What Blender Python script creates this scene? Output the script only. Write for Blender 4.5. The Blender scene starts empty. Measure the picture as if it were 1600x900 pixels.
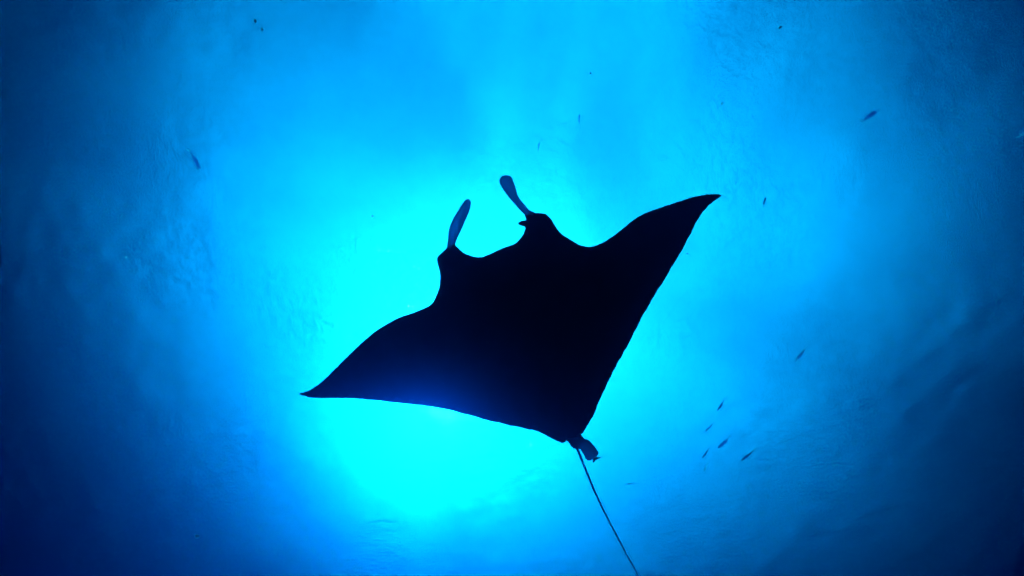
import bpy, bmesh, math, random
import numpy as np
from mathutils import Vector, Matrix, Quaternion, noise
from mathutils.geometry import delaunay_2d_cdt
random.seed(7); np.random.seed(7)
sc = bpy.context.scene
col = sc.collection

# ------------------------------------------------------------------ camera, looking up
F = 655.0                                   # focal length in photo pixels (1600 wide)
cam = bpy.data.cameras.new("camera"); cam.sensor_width = 36.0; cam.lens = 36.0*F/1600.0
cam.clip_start = 0.05; cam.clip_end = 5000
cam_ob = bpy.data.objects.new("camera", cam); col.objects.link(cam_ob); sc.camera = cam_ob
def cray(px, py): return Vector(((px-800)/F, -(py-450)/F, -1.0))
R0 = Quaternion((1, 0, 0), math.pi)
zen = (R0 @ cray(818, 348)).normalized()    # where straight up falls in the picture
Q = zen.rotation_difference(Vector((0, 0, 1))) @ R0
cam_ob.rotation_mode = 'QUATERNION'; cam_ob.rotation_quaternion = Q
def ray(px, py):
    d = Q @ cray(px, py); return d/d.z
def at(px, py, z): return ray(px, py)*z     # point at height z above the camera

# ------------------------------------------------------------------ sky and sun
SUN = ray(658, 672).normalized()
elev = math.asin(SUN.z); rot = math.atan2(SUN.x, SUN.y)
OX, OY = 10.65, -3.98
CLOUD = 14.0
w = bpy.data.worlds.new("World"); sc.world = w; w.use_nodes = True
nt = w.node_tree; N = nt.nodes; L = nt.links
bg = N["Background"]; bg.inputs[1].default_value = 0.15
sky = N.new("ShaderNodeTexSky"); sky.sky_type = 'NISHITA'; sky.sun_disc = False; sky.dust_density = 10.0; sky.air_density = .6; sky.ozone_density = .5
sky.sun_elevation = elev; sky.sun_rotation = rot
# thin broken cloud over the blue sky: noise on a flat layer overhead
geo = N.new("ShaderNodeTexCoord"); sep = N.new("ShaderNodeSeparateXYZ"); L.new(geo.outputs["Generated"], sep.inputs[0])
def mth(op, a, b=None):
    n = N.new("ShaderNodeMath"); n.operation = op
    for i, q in enumerate((a, b)):
        if q is None: continue
        if isinstance(q, (int, float)): n.inputs[i].default_value = q
        else: L.new(q, n.inputs[i])
    return n.outputs[0]
zc = mth('MAXIMUM', sep.outputs[2], .05)
cmb = N.new("ShaderNodeCombineXYZ"); L.new(mth('DIVIDE', sep.outputs[0], zc), cmb.inputs[0]); L.new(mth('DIVIDE', sep.outputs[1], zc), cmb.inputs[1])
cn = N.new("ShaderNodeTexNoise"); cn.inputs["Scale"].default_value = 1.2; cn.inputs["Detail"].default_value = 7; cn.inputs["Roughness"].default_value = .55
cn.inputs["Distortion"].default_value = .5; cmp = N.new("ShaderNodeMapping"); cmp.inputs["Location"].default_value = (OX, OY, 0); L.new(cmb.outputs[0], cmp.inputs[0]); L.new(cmp.outputs[0], cn.inputs["Vector"])
cover = N.new("ShaderNodeMapRange"); cover.inputs[1].default_value = .40; cover.inputs[2].default_value = .60
cover.inputs[3].default_value = .15; cover.inputs[4].default_value = .95
L.new(cn.outputs["Fac"], cover.inputs[0])
above = N.new("ShaderNodeMapRange"); above.inputs[1].default_value = .05; above.inputs[2].default_value = .6; L.new(sep.outputs[2], above.inputs[0])
mx = N.new("ShaderNodeMix"); mx.data_type = 'RGBA'; pass
dome = mth('MULTIPLY', mth('ADD', mth('MULTIPLY', sep.outputs[2], .8), .2), CLOUD)   # cloud is thicker and darker towards the horizon
ccol = N.new("ShaderNodeCombineXYZ"); L.new(dome, ccol.inputs[0]); L.new(dome, ccol.inputs[1]); L.new(mth('MULTIPLY', dome, .95), ccol.inputs[2])
L.new(ccol.outputs[0], mx.inputs[7]); L.new(mth('MAXIMUM', cover.outputs[0], mth('SUBTRACT', .95, above.outputs[0])), mx.inputs[0]); L.new(sky.outputs[0], mx.inputs[6])
L.new(mx.outputs[2], bg.inputs[0])
sl = bpy.data.lights.new("sun", 'SUN'); sl.energy = 5.0; sl.angle = math.radians(0.53); sl.color = (1, .96, .9)
so = bpy.data.objects.new("sun", sl); col.objects.link(so)
so.rotation_mode = 'QUATERNION'; so.rotation_quaternion = SUN.to_track_quat('Z', 'Y'); so.location = SUN*60
sc.view_settings.view_transform = 'Standard'; sc.view_settings.look = 'None'
sc.view_settings.gamma = 1.0
sc.view_settings.exposure = 3.78
cy = sc.cycles
cy.max_bounces = 8; cy.volume_bounces = 1; cy.transmission_bounces = 6; cy.transparent_max_bounces = 12
cy.use_denoising = True
cy.sample_clamp_indirect = 0
SURF = 18.0                                 # height of the water surface above the camera

# ------------------------------------------------------------------ helpers
def tag(o, label=None, cat=None, group=None, kind=None):
    if label: o["label"] = label
    if cat: o["category"] = cat
    if group: o["group"] = group
    if kind: o["kind"] = kind
    return o
def mesh_obj(name, me, mat, parent=None, smooth=True):
    me.materials.append(mat) if not me.materials else None
    if smooth:
        for p in me.polygons: p.use_smooth = True
    o = bpy.data.objects.new(name, me); col.objects.link(o)
    if parent: o.parent = parent
    return o
def pydata(name, v, f):
    me = bpy.data.meshes.new(name); me.from_pydata([tuple(a) for a in v], [], f); me.update(); return me
def empty(name, loc):
    o = bpy.data.objects.new(name, None); o.empty_display_size = .2; o.location = loc; col.objects.link(o); return o
def new_mat(name):
    m = bpy.data.materials.new(name); m.use_nodes = True
    n = m.node_tree.nodes; n.clear(); out = n.new("ShaderNodeOutputMaterial")
    return m, n, m.node_tree.links, out

# ------------------------------------------------------------------ materials
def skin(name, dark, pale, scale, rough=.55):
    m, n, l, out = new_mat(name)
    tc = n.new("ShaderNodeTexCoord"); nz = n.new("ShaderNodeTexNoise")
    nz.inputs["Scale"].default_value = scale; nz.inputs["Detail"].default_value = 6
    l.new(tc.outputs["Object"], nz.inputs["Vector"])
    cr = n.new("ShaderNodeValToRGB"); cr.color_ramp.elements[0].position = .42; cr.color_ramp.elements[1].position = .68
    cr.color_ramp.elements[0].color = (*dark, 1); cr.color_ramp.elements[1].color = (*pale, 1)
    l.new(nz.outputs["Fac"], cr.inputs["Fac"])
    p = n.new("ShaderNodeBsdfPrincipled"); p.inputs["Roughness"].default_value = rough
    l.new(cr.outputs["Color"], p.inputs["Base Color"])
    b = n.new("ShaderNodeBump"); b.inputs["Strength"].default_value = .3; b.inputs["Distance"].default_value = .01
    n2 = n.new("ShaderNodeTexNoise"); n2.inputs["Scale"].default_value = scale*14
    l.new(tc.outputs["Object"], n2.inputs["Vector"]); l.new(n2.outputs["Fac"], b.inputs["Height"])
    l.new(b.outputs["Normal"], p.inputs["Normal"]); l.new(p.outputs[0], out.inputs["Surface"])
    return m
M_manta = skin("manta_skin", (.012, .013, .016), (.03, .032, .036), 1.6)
M_fish = skin("fish_skin", (.18, .21, .24), (.32, .35, .38), 12, .4)
M_remora = skin("remora_skin", (.02, .022, .025), (.05, .05, .055), 14, .5)
M_speck = skin("speck", (.2, .2, .2), (.4, .4, .4), 60, .8)
def veil_translucency(m, share, c):
    """translucent flesh; share and blue tint raised to imitate veiling light in the water"""
    n = m.node_tree.nodes; l = m.node_tree.links
    p = [q for q in n if q.type == 'BSDF_PRINCIPLED'][0]; out = [q for q in n if q.type == 'OUTPUT_MATERIAL'][0]
    t = n.new("ShaderNodeBsdfTranslucent"); t.inputs[0].default_value = (*c, 1)
    mx_ = n.new("ShaderNodeMixShader"); mx_.inputs[0].default_value = share
    l.new(p.outputs[0], mx_.inputs[1]); l.new(t.outputs[0], mx_.inputs[2]); l.new(mx_.outputs[0], out.inputs[0])
veil_translucency(M_fish, .86, (.2, .62, .9)); veil_translucency(M_speck, .45, (.25, .45, .8))  # fish and specks lightened by translucent colour, imitating haze over distance

def veil_tinted_skin():
    m = M_manta.copy(); m.name = "thin_fin_veil_tint"; n = m.node_tree.nodes; l = m.node_tree.links
    p = [q for q in n if q.type == 'BSDF_PRINCIPLED'][0]; out = [q for q in n if q.type == 'OUTPUT_MATERIAL'][0]
    t = n.new("ShaderNodeBsdfTranslucent"); t.inputs[0].default_value = (.15, .65, 1, 1)  # stronger and bluer than real skin, imitating the water's glow over fins and tail
    mx = n.new("ShaderNodeMixShader"); mx.inputs[0].default_value = .37
    l.new(p.outputs[0], mx.inputs[1]); l.new(t.outputs[0], mx.inputs[2]); l.new(mx.outputs[0], out.inputs[0]); return m
M_veil_tint = veil_tinted_skin()
def water_material():
    m, n, l, out = new_mat("sea_surface")
    m.use_transparent_shadow = True
    tc = n.new("ShaderNodeTexCoord")
    # ripples come and go in patches
    pn = n.new("ShaderNodeTexNoise"); pn.inputs["Scale"].default_value = .16; pn.inputs["Detail"].default_value = 4; l.new(tc.outputs["Object"], pn.inputs["Vector"])
    pr = n.new("ShaderNodeMapRange"); pr.inputs[1].default_value = .44; pr.inputs[2].default_value = .62; pr.inputs[3].default_value = .12; pr.inputs[4].default_value = 1; l.new(pn.outputs["Fac"], pr.inputs[0])
    a = n.new("ShaderNodeTexNoise"); a.inputs["Scale"].default_value = 1.7; a.inputs["Detail"].default_value = 4; a.inputs["Distortion"].default_value = .6
    mp = n.new("ShaderNodeMapping"); mp.inputs["Scale"].default_value = (1, 1.9, 1); mp.inputs["Rotation"].default_value = (0, 0, math.radians(28))
    l.new(tc.outputs["Object"], mp.inputs["Vector"]); l.new(mp.outputs[0], a.inputs["Vector"])
    b = n.new("ShaderNodeBump"); b.inputs["Strength"].default_value = 1; b.inputs["Distance"].default_value = .05
    l.new(a.outputs["Fac"], b.inputs["Height"]); l.new(pr.outputs[0], b.inputs["Strength"])
    # fine capillary ripples, far smaller than a pixel from down here: they soften the rim of the bright window
    c = n.new("ShaderNodeTexNoise"); c.inputs["Scale"].default_value = 22; c.inputs["Detail"].default_value = 3
    l.new(tc.outputs["Object"], c.inputs["Vector"])
    b0 = b; b = n.new("ShaderNodeBump"); b.inputs["Strength"].default_value = 1; b.inputs["Distance"].default_value = .02
    l.new(c.outputs["Fac"], b.inputs["Height"]); l.new(b0.outputs[0], b.inputs["Normal"])
    fr = n.new("ShaderNodeFresnel"); fr.inputs["IOR"].default_value = 1.333; l.new(b.outputs[0], fr.inputs["Normal"])
    rf = n.new("ShaderNodeBsdfRefraction"); rf.inputs["IOR"].default_value = 1.333; rf.inputs["Roughness"].default_value = .18
    l.new(b.outputs[0], rf.inputs["Normal"])
    tr = n.new("ShaderNodeBsdfTransparent")
    gl = n.new("ShaderNodeBsdfGlossy"); gl.inputs["Roughness"].default_value = .05; l.new(b.outputs[0], gl.inputs["Normal"])
    rs = n.new("ShaderNodeBsdfRefraction"); rs.inputs["IOR"].default_value = 1.333; rs.inputs["Roughness"].default_value = .12
    g = n.new("ShaderNodeTexNoise"); g.inputs["Scale"].default_value = 2.3; g.inputs["Detail"].default_value = 3; g.inputs["Distortion"].default_value = .8; l.new(tc.outputs["Object"], g.inputs["Vector"])
    b1 = n.new("ShaderNodeBump"); b1.inputs["Strength"].default_value = 1; b1.inputs["Distance"].default_value = .42
    l.new(pr.outputs[0], b1.inputs["Strength"])
    l.new(g.outputs["Fac"], b1.inputs["Height"]); l.new(b1.outputs[0], rs.inputs["Normal"])
    mr = n.new("ShaderNodeMixShader"); mr.inputs[0].default_value = .25; l.new(rf.outputs[0], mr.inputs[1]); l.new(rs.outputs[0], mr.inputs[2])
    m1 = n.new("ShaderNodeMixShader"); m1.inputs[0].default_value = .4; l.new(mr.outputs[0], m1.inputs[1]); l.new(tr.outputs[0], m1.inputs[2])
    m2 = n.new("ShaderNodeMixShader"); l.new(fr.outputs[0], m2.inputs[0]); l.new(m1.outputs[0], m2.inputs[1]); l.new(gl.outputs[0], m2.inputs[2])
    l.new(m2.outputs[0], out.inputs["Surface"])
    return m
def volume_material():
    m, n, l, out = new_mat("sea_water")
    ab = n.new("ShaderNodeVolumeAbsorption"); ab.inputs["Density"].default_value = 1.0
    # absorption per metre = (1-colour)*density
    ab.inputs["Color"].default_value = (1-.48, 1-.1735, 1-.1235, 1)
    f = n.new("ShaderNodeVolumeScatter"); f.inputs["Color"].default_value = (.1, .22, 1, 1)
    f.inputs["Density"].default_value = .007; f.inputs["Anisotropy"].default_value = .88
    s = n.new("ShaderNodeVolumeScatter"); s.inputs["Color"].default_value = (.0, .1, 1, 1)
    s.inputs["Density"].default_value = .0004; s.inputs["Anisotropy"].default_value = .0
    a1 = n.new("ShaderNodeAddShader"); a2 = n.new("ShaderNodeAddShader")
    l.new(ab.outputs[0], a1.inputs[0]); l.new(f.outputs[0], a1.inputs[1])
    l.new(a1.outputs[0], a2.inputs[0]); l.new(s.outputs[0], a2.inputs[1])
    l.new(a2.outputs[0], out.inputs["Volume"])
    return m

# ------------------------------------------------------------------ sea surface (wavy sheet out to the horizon)
def build_surface():
    n = 800
    t = np.linspace(-1, 1, n)
    c = np.sinh(t*9)/math.sinh(9)*900 + t*34
    X, Y = np.meshgrid(c, c, indexing='ij')
    r = np.hypot(X, Y); Z = np.zeros_like(X)
    rng = np.random.RandomState(3)
    # gusts: rippled patches between calmer ones
    gx = sum(np.sin(X*a+Y*b+p) for a, b, p in ((.33, .21, 1.), (-.27, .41, 2.2), (.52, -.38, .4), (.11, .6, 3.), (.7, .3, 5.)))/5
    gust = np.clip(.45+1.3*gx, .15, 1.05)
    for k in range(90):
        lam = 0.42*(3.6/0.42)**(k/89)*(.92+.16*rng.rand())
        th = math.radians(28)+rng.normal(0, 1.1)
        kk = 2*math.pi/lam; ph = rng.rand()*6.28
        amp = 0.0010*lam*min(1, (1.6/lam)**.8)
        fade = np.clip(1.6-r/(lam*55), 0, 1)
        wob = .5*np.sin(X*.31+k)*np.sin(Y*.27+k*1.7)
        Z += gust*amp*fade*np.sin(kk*(X*math.cos(th)+Y*math.sin(th))+ph+2*wob)
    v = np.stack([X.ravel(), Y.ravel(), Z.ravel()], 1)
    i, j = np.meshgrid(np.arange(n-1), np.arange(n-1), indexing='ij'); a = (i*n+j).ravel()
    q = np.stack([a, a+n, a+n+1, a+1], 1)
    me = bpy.data.meshes.new("water_surface")
    me.vertices.add(len(v)); me.vertices.foreach_set("co", v.ravel())
    me.loops.add(q.size); me.loops.foreach_set("vertex_index", q.ravel())
    me.polygons.add(len(q)); me.polygons.foreach_set("loop_start", np.arange(len(q))*4)
    me.update(calc_edges=True)
    me.polygons.foreach_set("use_smooth", np.ones(len(q), bool))
    o = mesh_obj("water_surface", me, water_material(), smooth=False); o.location = (0, 0, SURF)
    tag(o, kind="structure"); return o
build_surface()

# ------------------------------------------------------------------ manta ray
H = 3.9
# outline in photo pixels, clockwise from the left wing tip
OUT = [(468,616),(478,612),(492,605),(508,592),(526,574),(545,555),(563,538),(582,521),(603,507),(625,496),(648,488),(664,481),(676,473),
 (683,459),(687,446),(688,432),(686,420),(683,408),(684,401),(690,395),(697,389),(703,384),(710,383),(716,388),(722,393),(731,398),(741,401),(751,402),
 (763,398),(778,391),(793,385),(804,381),(812,374),(819,363),(822,352),(822,343),(822,336),(828,332),(838,333),(848,333),(855,336),(862,344),(868,354),(876,364),
 (889,373),(902,381),(914,385),(926,385),(940,380),(955,371),(972,358),(988,345),(1006,334),(1030,325),(1055,317),(1078,309),(1096,305),(1112,303),(1122,303.5),(1127,306),
 (1122,310),(1112,317),(1102,327),(1090,344),(1079,365),(1066,390),(1050,417),(1034,444),(1017,471),(1001,500),(988,526),(974,552),(962,573),(950,598),(939,621),(929,645),(919,663),(911,676),
 (905,681),(904,686),(902,694),(895,696),(889,690),(885,689),(880,692),(874,691),(860,684),(842,675),(818,669),(790,663),(760,656),(730,648),(700,640),(668,635),(636,631),(604,627),(572,624),(545,622),(520,622),(498,622),(485,621)]
def resample(pts, step, jag=None):
    # closed Catmull-Rom through the points, jag keeps the listed indices sharp
    P = [Vector(p) for p in pts]; n = len(P); out = []
    for i in range(n):
        p0, p1, p2, p3 = P[i-1], P[i], P[(i+1) % n], P[(i+2) % n]
        m = max(1, int(round((p2-p1).length/step)))
        for k in range(m):
            t = k/m
            out.append(.5*((2*p1)+(p2-p0)*t+(2*p0-5*p1+4*p2-p3)*t*t+(3*p1-p0-3*p2+p3)*t**3))
    return out
def dist_to(poly, pts):
    A = np.array(poly); B = np.roll(A, -1, 0); D = B-A; LL = (D**2).sum(1)+1e-9
    pts = np.array(pts); best = np.full(len(pts), 1e9)
    for a, d, l2 in zip(A, D, LL):
        r = pts-a; t = np.clip((r@d)/l2, 0, 1)
        e = ((r-t[:, None]*d)**2).sum(1); best = np.minimum(best, e)
    return np.sqrt(best)
def slab(name, outline, mat, parent, origin, zfun, thick, step=5, grid=7, ragged=0):
    """solid with the given outline (pixels): mid surface at height zfun(px,py), half thickness thick(distance to the rim, px, py)"""
    ol = resample(outline, step); n = len(ol)
    if ragged:
        ol = [p+Vector((noise.noise(Vector((p.x*.13, p.y*.13, 1))), noise.noise(Vector((p.x*.13, p.y*.13, 9)))))*ragged*(1 if p.y > 600 or p.x > 930 + (560-p.y)*.45 else .35) for p in ol]
    A = np.array([tuple(p) for p in ol])
    lo, hi = A.min(0), A.max(0); g = []
    for ix, x in enumerate(np.arange(lo[0], hi[0], grid)):
        for y in np.arange(lo[1]+(ix % 2)*grid/2, hi[1], grid): g.append((x, y))
    g = np.array(g)
    # inside test
    ins = np.zeros(len(g), bool); B = np.roll(A, -1, 0)
    for a, b in zip(A, B):
        c = ((a[1] > g[:, 1]) != (b[1] > g[:, 1]))
        xx = (b[0]-a[0])*(g[:, 1]-a[1])/((b[1]-a[1]) or 1e-9)+a[0]; ins ^= c & (g[:, 0] < xx)
    g = g[ins]
    if len(g): g = g[dist_to(A, g) > grid*.35]
    pts = [Vector(p) for p in A]+[Vector(p) for p in g]
    vo, eo, fo, _, _, _ = delaunay_2d_cdt(pts, [(i, (i+1) % n) for i in range(n)], [list(range(n))], 1, 1e-4)
    V = np.array([tuple(p) for p in vo]); d = dist_to(A, V)
    top, bot = [], []
    for (x, y), dd in zip(V, d):
        z = zfun(x, y); h = thick(dd, x, y) if dd > .02 else 0
        base = at(x, y, z)
        if h <= 0: top.append(base); bot.append(base)
        else: top.append(at(x, y, z+h)); bot.append(at(x, y, z-h*.9))
    m = len(V); verts = [t-origin for t in top]+[b-origin for b in bot]
    faces = [tuple(f) for f in fo]+[tuple(i+m for i in reversed(f)) for f in fo]
    me = bpy.data.meshes.new(name); me.from_pydata([tuple(v) for v in verts], [], faces)
    bm = bmesh.new(); bm.from_mesh(me); bmesh.ops.remove_doubles(bm, verts=bm.verts, dist=1e-5)
    bmesh.ops.recalc_face_normals(bm, faces=bm.faces); bm.to_mesh(me); bm.free()
    return mesh_obj(name, me, mat, parent)
AX0 = Vector((778, 395)); AX1 = Vector((897, 692)); AXD = (AX1-AX0).normalized()
def off_axis(x, y):
    v = Vector((x, y))-AX0; return v.x*AXD.y*1 - v.y*AXD.x   # signed pixels to the side (+ right wing)
def mz(x, y):
    s = off_axis(x, y)/380.0
    return H + .55*abs(s)**2.2 + (.10 if s > 0 else 0)*s
def mthick(d, x, y):
    s = abs(off_axis(x, y)); v = (Vector((x, y))-AX0).dot(AXD)
    body = .20*math.exp(-(s/85.0)**2)*math.sqrt(max(0, min(1, d/60)))
    wing = .075*math.exp(-(s/230.0)**2)
    return (wing+.004)*(1-math.exp(-d/16.0)) + body*(1-math.exp(-d/30.0))
manta_o = at(835, 520, H)
manta = empty("manta_ray", manta_o)
tag(manta, "huge black manta ray gliding overhead, wings spread, seen from below against the bright water", "manta ray")
jag = []
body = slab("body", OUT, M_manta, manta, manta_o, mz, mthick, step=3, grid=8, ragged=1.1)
def finz(x, y, base, k): return mz(*base) + k*(Vector((x, y))-Vector(base)).length/700*H
LF = [(696,396),(698,386),(699.5,377),(700.5,366),(702,357),(705,348),(709,340),(714,332),(719,324),(724,316),(728,312),(732,311),(735,314),(735.5,320),(734,328),(730,338),(726,347),(722,356),(718,365),(714,374),(711.5,382),(716,392),(706,400)]
RF = [(822,350),(822,342),(819,335),(814,330),(807,322),(799,313),(791,303),(785,294),(781,287),(780.5,281),(783,276),(788,274),(794,274),(799.5,277),(802,283),(804.5,290),(807,298),(809,306),(814,313),(820,320),(827,328),(836,333),(842,345),(832,352)]
def finthick(d, x, y): return .03*(1-math.exp(-d/4.0))
slab("cephalic_fin", LF, M_veil_tint, manta, manta_o, lambda x, y: finz(x, y, (706, 392), .25), finthick, step=2.5, grid=4)
slab("cephalic_fin", RF, M_veil_tint, manta, manta_o, lambda x, y: finz(x, y, (832, 345), .1), finthick, step=2.5, grid=4)
# pelvic fins at the tail base
PF = [(886,686),(890,694),(895,700),(900,701),(906,701),(909,705),(912,710),(915,716),(919,719.5),(923,719),(928,716),(933,712),(935.5,708.5),(933,703),(926,694),(920,688),(915,686),(909,685),(903,684),(895,682)]
slab("pelvic_fin", PF, M_veil_tint, manta, manta_o, lambda x, y: mz(897, 690)-.02, lambda d, x, y: .035*(1-math.exp(-d/4)), step=2, grid=3)
def tube(name, pts, rad, mat, parent, origin, seg=8):
    v = []; f = []; n = len(pts)
    for i, p in enumerate(pts):
        d = (pts[min(i+1, n-1)]-pts[max(i-1, 0)]).normalized()
        a = d.orthogonal().normalized(); b = d.cross(a)
        a = Vector((0, 0, 1)).cross(d).normalized(); b = d.cross(a)
        for k in range(seg):
            t = 2*math.pi*k/seg; v.append(p-origin+(a*math.cos(t)+b*math.sin(t))*rad[i])
    for i in range(n-1):
        for k in range(seg): f.append((i*seg+k, i*seg+(k+1) % seg, (i+1)*seg+(k+1) % seg, (i+1)*seg+k))
    f.append(tuple(range(seg))[::-1]); f.append(tuple((n-1)*seg+k for k in range(seg)))
    return mesh_obj(name, pydata(name, v, f), mat, parent)
TL = [(892,680),(899,693),(903,703),(908,716),(914,731),(922,751),(931,772),(941,793),(952,815),(964,838),(977,862),(989,884),(999,904),(1010,926),(1021,950),(1030,975)]
def spl(pts, m=5):
    P = [Vector(p) for p in pts]; P = [2*P[0]-P[1]]+P+[2*P[-1]-P[-2]]; out = []
    for i in range(1, len(P)-2):
        for k in range(m):
            t = k/m; p0, p1, p2, p3 = P[i-1:i+3]
            out.append(.5*((2*p1)+(p2-p0)*t+(2*p0-5*p1+4*p2-p3)*t*t+(3*p1-p0-3*p2+p3)*t**3))
    out.append(P[-2]); return out
tp = spl(TL); nT = len(tp)
zt = mz(897, 690)
tpts = [at(p.x, p.y, zt+.0-.06*math.sin(i/nT*2.5)) for i, p in enumerate(tp)]
tube("tail", tpts, [.016*(1-.55*(i/nT)**.6) for i in range(nT)], M_veil_tint, manta, manta_o)

# ------------------------------------------------------------------ fish
def fish_body(L_, wd, ht, kink=0.0, seg=10, ns=16):
    """spindle along +X, nose at +L/2, tail stalk at -L*.38; the body bends sideways by kink"""
    v = []; f = []
    for i in range(ns+1):
        t = i/ns; x = L_*(.5-.88*t)
        prof = (math.sin(math.pi*min(1, (t*.98+.02)**.62)))**.8*(1-t)**.15
        prof = max(prof, .13*(t > .5)) if t < 1 else .12
        if i == 0: prof = .03
        cy_ = kink*L_*(t-.35)**2*(1 if t > .35 else 0)
        for k in range(seg):
            a = 2*math.pi*k/seg; v.append((x, cy_+wd/2*prof*math.cos(a), ht/2*prof*math.sin(a)))
    for i in range(ns):
        for k in range(seg): f.append((i*seg+k, i*seg+(k+1) % seg, (i+1)*seg+(k+1) % seg, (i+1)*seg+k))
    f.append(tuple(range(seg))[::-1]); f.append(tuple(ns*seg+k for k in range(seg)))
    return v, f
def thin_plate(outl, th):
    n = len(outl); v = [(x, -th/2, z) for x, z in outl]+[(x, th/2, z) for x, z in outl]
    f = [tuple(range(n)), tuple(range(2*n-1, n-1, -1))]+[(i, i+n, (i+1) % n+n, (i+1) % n) for i in range(n)]
    return v, f
def make_fish(name, L_, wd, ht, kink=0.0):
    r = empty(name, (0, 0, 0))
    v, f = fish_body(L_, wd, ht, kink); mesh_obj("body", pydata("fish_body", v, f), M_fish, r)
    ky = kink*L_*.42
    tv, tf = thin_plate([(-.34*L_, .02*L_), (-.34*L_, -.02*L_), (-.5*L_, -ht*.62), (-.445*L_, 0), (-.5*L_, ht*.62)], L_*.018)
    tv = [(x, y+ky+kink*(-.37*L_-x)*.9, z) for x, y, z in tv]
    mesh_obj("tail_fin", pydata("fish_tail", tv, tf), M_fish, r, False)
    tv, tf = thin_plate([(.12*L_, ht*.40), (.02*L_, ht*.78), (-.1*L_, ht*.55), (-.2*L_, ht*.30)], L_*.015)
    mesh_obj("dorsal_fin", pydata("fish_dorsal", tv, tf), M_fish, r, False)
    return r
def copy_tree(o, parent=None):
    c = o.copy(); col.objects.link(c); c.parent = parent
    for ch in list(o.children): copy_tree(ch, c)
    return c
GF = "small fish swimming below the surface around the manta"
# head px, tail px, height, roll, width class, label
fishes = [
 ((313,266),(295,231), 5.2, 20, 0, "slender dark fish alone on the left side, heading down and away from the manta"),
 ((1371,172),(1345,192), 6.2, 50, 1, "stout blue-grey fish alone in the dark upper right water"),
 ((1244,563),(1262,542), 6.6, 35, 2, "darkest fish to the right of the manta's tail edge, swimming above the loose group"),
 ((1121,642),(1135,621), 7.6, 25, 2, "slim fish, uppermost of the loose group right of the manta's tail"),
 ((1102,674),(1117,660), 8.2, 60, 2, "faint short fish, second from the top of the loose group by the tail"),
 ((1122,700),(1143,681), 8.8, 70, 2, "faint blurred fish in the middle of the loose group by the tail"),
 ((1097,717),(1111,697), 7.8, 30, 2, "slim fish at the left edge of the loose group, above the lowest one"),
 ((1159,719),(1182,702), 7.2, 30, 2, "clear slender fish, rightmost of the loose group by the tail"),
 ((1100,737),(1107,722), 8.6, 50, 2, "small faint fish, lowest of the loose group right of the tail"),
 ((906,178),(904,196), 8.6, 20, 2, "very faint thin fish high above the manta's head in bright water"),
 ((1196,308),(1192,325), 8.2, 30, 2, "faint little fish pointing up just right of the manta's right wing tip"),
 ((1608,204),(1588,217), 5.6, 40, 1, "dark fish half cut off by the right edge of the frame"),
 ((978,756),(996,757), 9.0, 30, 2, "barely visible pale fish right beside the manta's thin tail"),
 ((843,222),(840,236), 9.2, 30, 2, "ghostly small fish above the gap between the manta's head fins"),
]
protos = {0: make_fish("fish", 1, .13, .17, .15), 1: make_fish("fish", 1, .20, .27, -.25), 2: make_fish("fish", 1, .14, .21, .12)}
used = set()
for hp, tp_, z, roll, kind, lab in fishes:
    z = 14.2+(z-5.2)*.55; a = at(*hp, z); b = at(*tp_, z+.05); d = a-b; Lw = d.length
    o = protos[kind] if kind not in used else copy_tree(protos[kind])
    used.add(kind)
    X = d.normalized(); Zv = Vector((0, 0, 1)); Yv = Zv.cross(X).normalized(); Zv = X.cross(Yv)
    R = Matrix((X, Yv, Zv)).transposed().to_4x4() @ Matrix.Rotation(math.radians(roll), 4, 'X')
    o.matrix_world = Matrix.Translation((a+b)/2) @ R @ Matrix.Scale(Lw, 4)
    tag(o, lab, "fish", GF)

# remora poking out past the pelvic fins, and one by the right head fin
def make_remora(hp, tp_, z, wd, lab):
    r = make_fish("remora", 1, wd, wd*.9, 0)
    for ch in r.children: ch.data.materials[0] = M_remora
    a = at(*hp, z); b = at(*tp_, z); d = a-b
    X = d.normalized(); Zv = Vector((0, 0, 1)); Yv = Zv.cross(X).normalized(); Zv = X.cross(Yv)
    R = Matrix((X, Yv, Zv)).transposed().to_4x4() @ Matrix.Rotation(math.radians(90), 4, 'X')
    r.matrix_world = Matrix.Translation((a+b)/2) @ R @ Matrix.Scale(d.length, 4)
    tag(r, lab, "fish"); return r
r1 = make_remora((897,674), (931,716), mz(897,690)+.09, .22, "dark fish under the manta's tail base, its small forked tail sticking out")
for ch in list(r1.children):
    if ch.name.startswith("tail_fin"):
        bpy.data.objects.remove(ch)
ro = at(915, 700, mz(897,690)+.09); r1m = r1.matrix_world.copy()
tf = slab("tail_fin", [(918,708),(924,710),(929,713.2),(934,714),(940.5,714),(935,717),(931,719),(927,723.5),(926,719.5),(925.5,716),(920,714)], M_remora, None, ro, lambda x, y: mz(897,690)+.09, lambda d, x, y: .008*(1-math.exp(-d/2)), step=1, grid=2)
tf.matrix_world = Matrix.Translation(ro); bpy.context.view_layer.update(); tf.parent = r1; tf.matrix_parent_inverse = r1.matrix_world.inverted()
ro = at(822, 350, mz(822,350)); r2 = empty("remora", ro)
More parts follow.
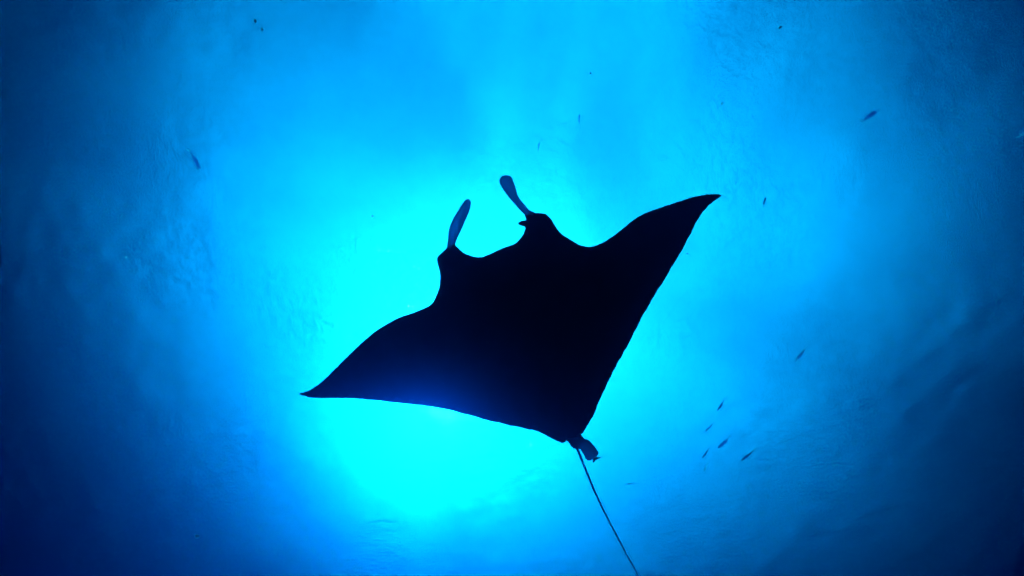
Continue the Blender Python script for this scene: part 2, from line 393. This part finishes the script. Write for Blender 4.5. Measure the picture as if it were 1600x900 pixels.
slab("body", [(809,349.8),(811.5,347),(815,345.2),(819,344.5),(824,344),(832,345),(838,349),(834,355),(826,357),(821.5,357),(820,354.5),(816,353.2),(812,351.8)], M_remora, r2, ro, lambda x, y: mz(822,350)+.01, lambda d, x, y: .03*(1-math.exp(-d/3)), step=1.5, grid=2.5)
tag(r2, "small dark fish whose pointed head pokes out beside the manta's right head fin", "fish")

# ------------------------------------------------------------------ drifting specks
def speck_mesh(seed):
    bm = bmesh.new(); bmesh.ops.create_icosphere(bm, subdivisions=2, radius=1)
    for v in bm.verts: v.co *= 1+.45*noise.noise(v.co*1.6+Vector((seed*7.1, 0, 0)))
    me = bpy.data.meshes.new("speck"); bm.to_mesh(me); bm.free(); return me
specks = [((399,33),2.2,"upper of two dark specks near the top edge left of centre"),((410,46),2.0,"lower of two dark specks near the top edge left of centre"),
 ((458,818),1.3,"tiny dark speck below the left wing in mid-blue water"),((553,817),2.0,"soft speck below the left wing where the water turns cyan"),
 ((308,838),3.2,"larger blurred speck in the dark water at the lower left"),((923,114),1.7,"small speck in bright water high above the manta's head"),
 ((1219,43),2.0,"faint speck near the top edge on the right"),((1074,396),1.6,"tiny speck just off the rear edge of the right wing"),
 ((1064,391),1.8,"speck touching the rear edge of the right wing"),((582,338),1.6,"tiny speck above the left wing, left of the head fins"),
 ((1128,162),1.6,"tiny speck above the right wing tip in mid-blue water"),((197,402),1.8,"faint speck far left in the blue water")]
for i, (p, r, lab) in enumerate(specks):
    z = 8.5+.9*(i % 4); o = mesh_obj("drifting_speck", speck_mesh(i), M_speck)
    s = .8*r*z/F; o.location = at(*p, z); o.scale = (s, s*1.4, s); o.rotation_euler = (i, i*2, i*.7)
    tag(o, lab, "speck", "dark specks drifting in the water")

# ------------------------------------------------------------------ the body of water
def build_haze():
    bm = bmesh.new(); bmesh.ops.create_cube(bm, size=1)
    top = SURF-1.0; bot = -40
    for v in bm.verts: v.co = Vector((v.co.x*700, v.co.y*700, top if v.co.z > 0 else bot))
    me = bpy.data.meshes.new("haze"); bm.to_mesh(me); bm.free()
    o = mesh_obj("haze", me, volume_material(), smooth=False)
    tag(o, kind="stuff")
build_haze()
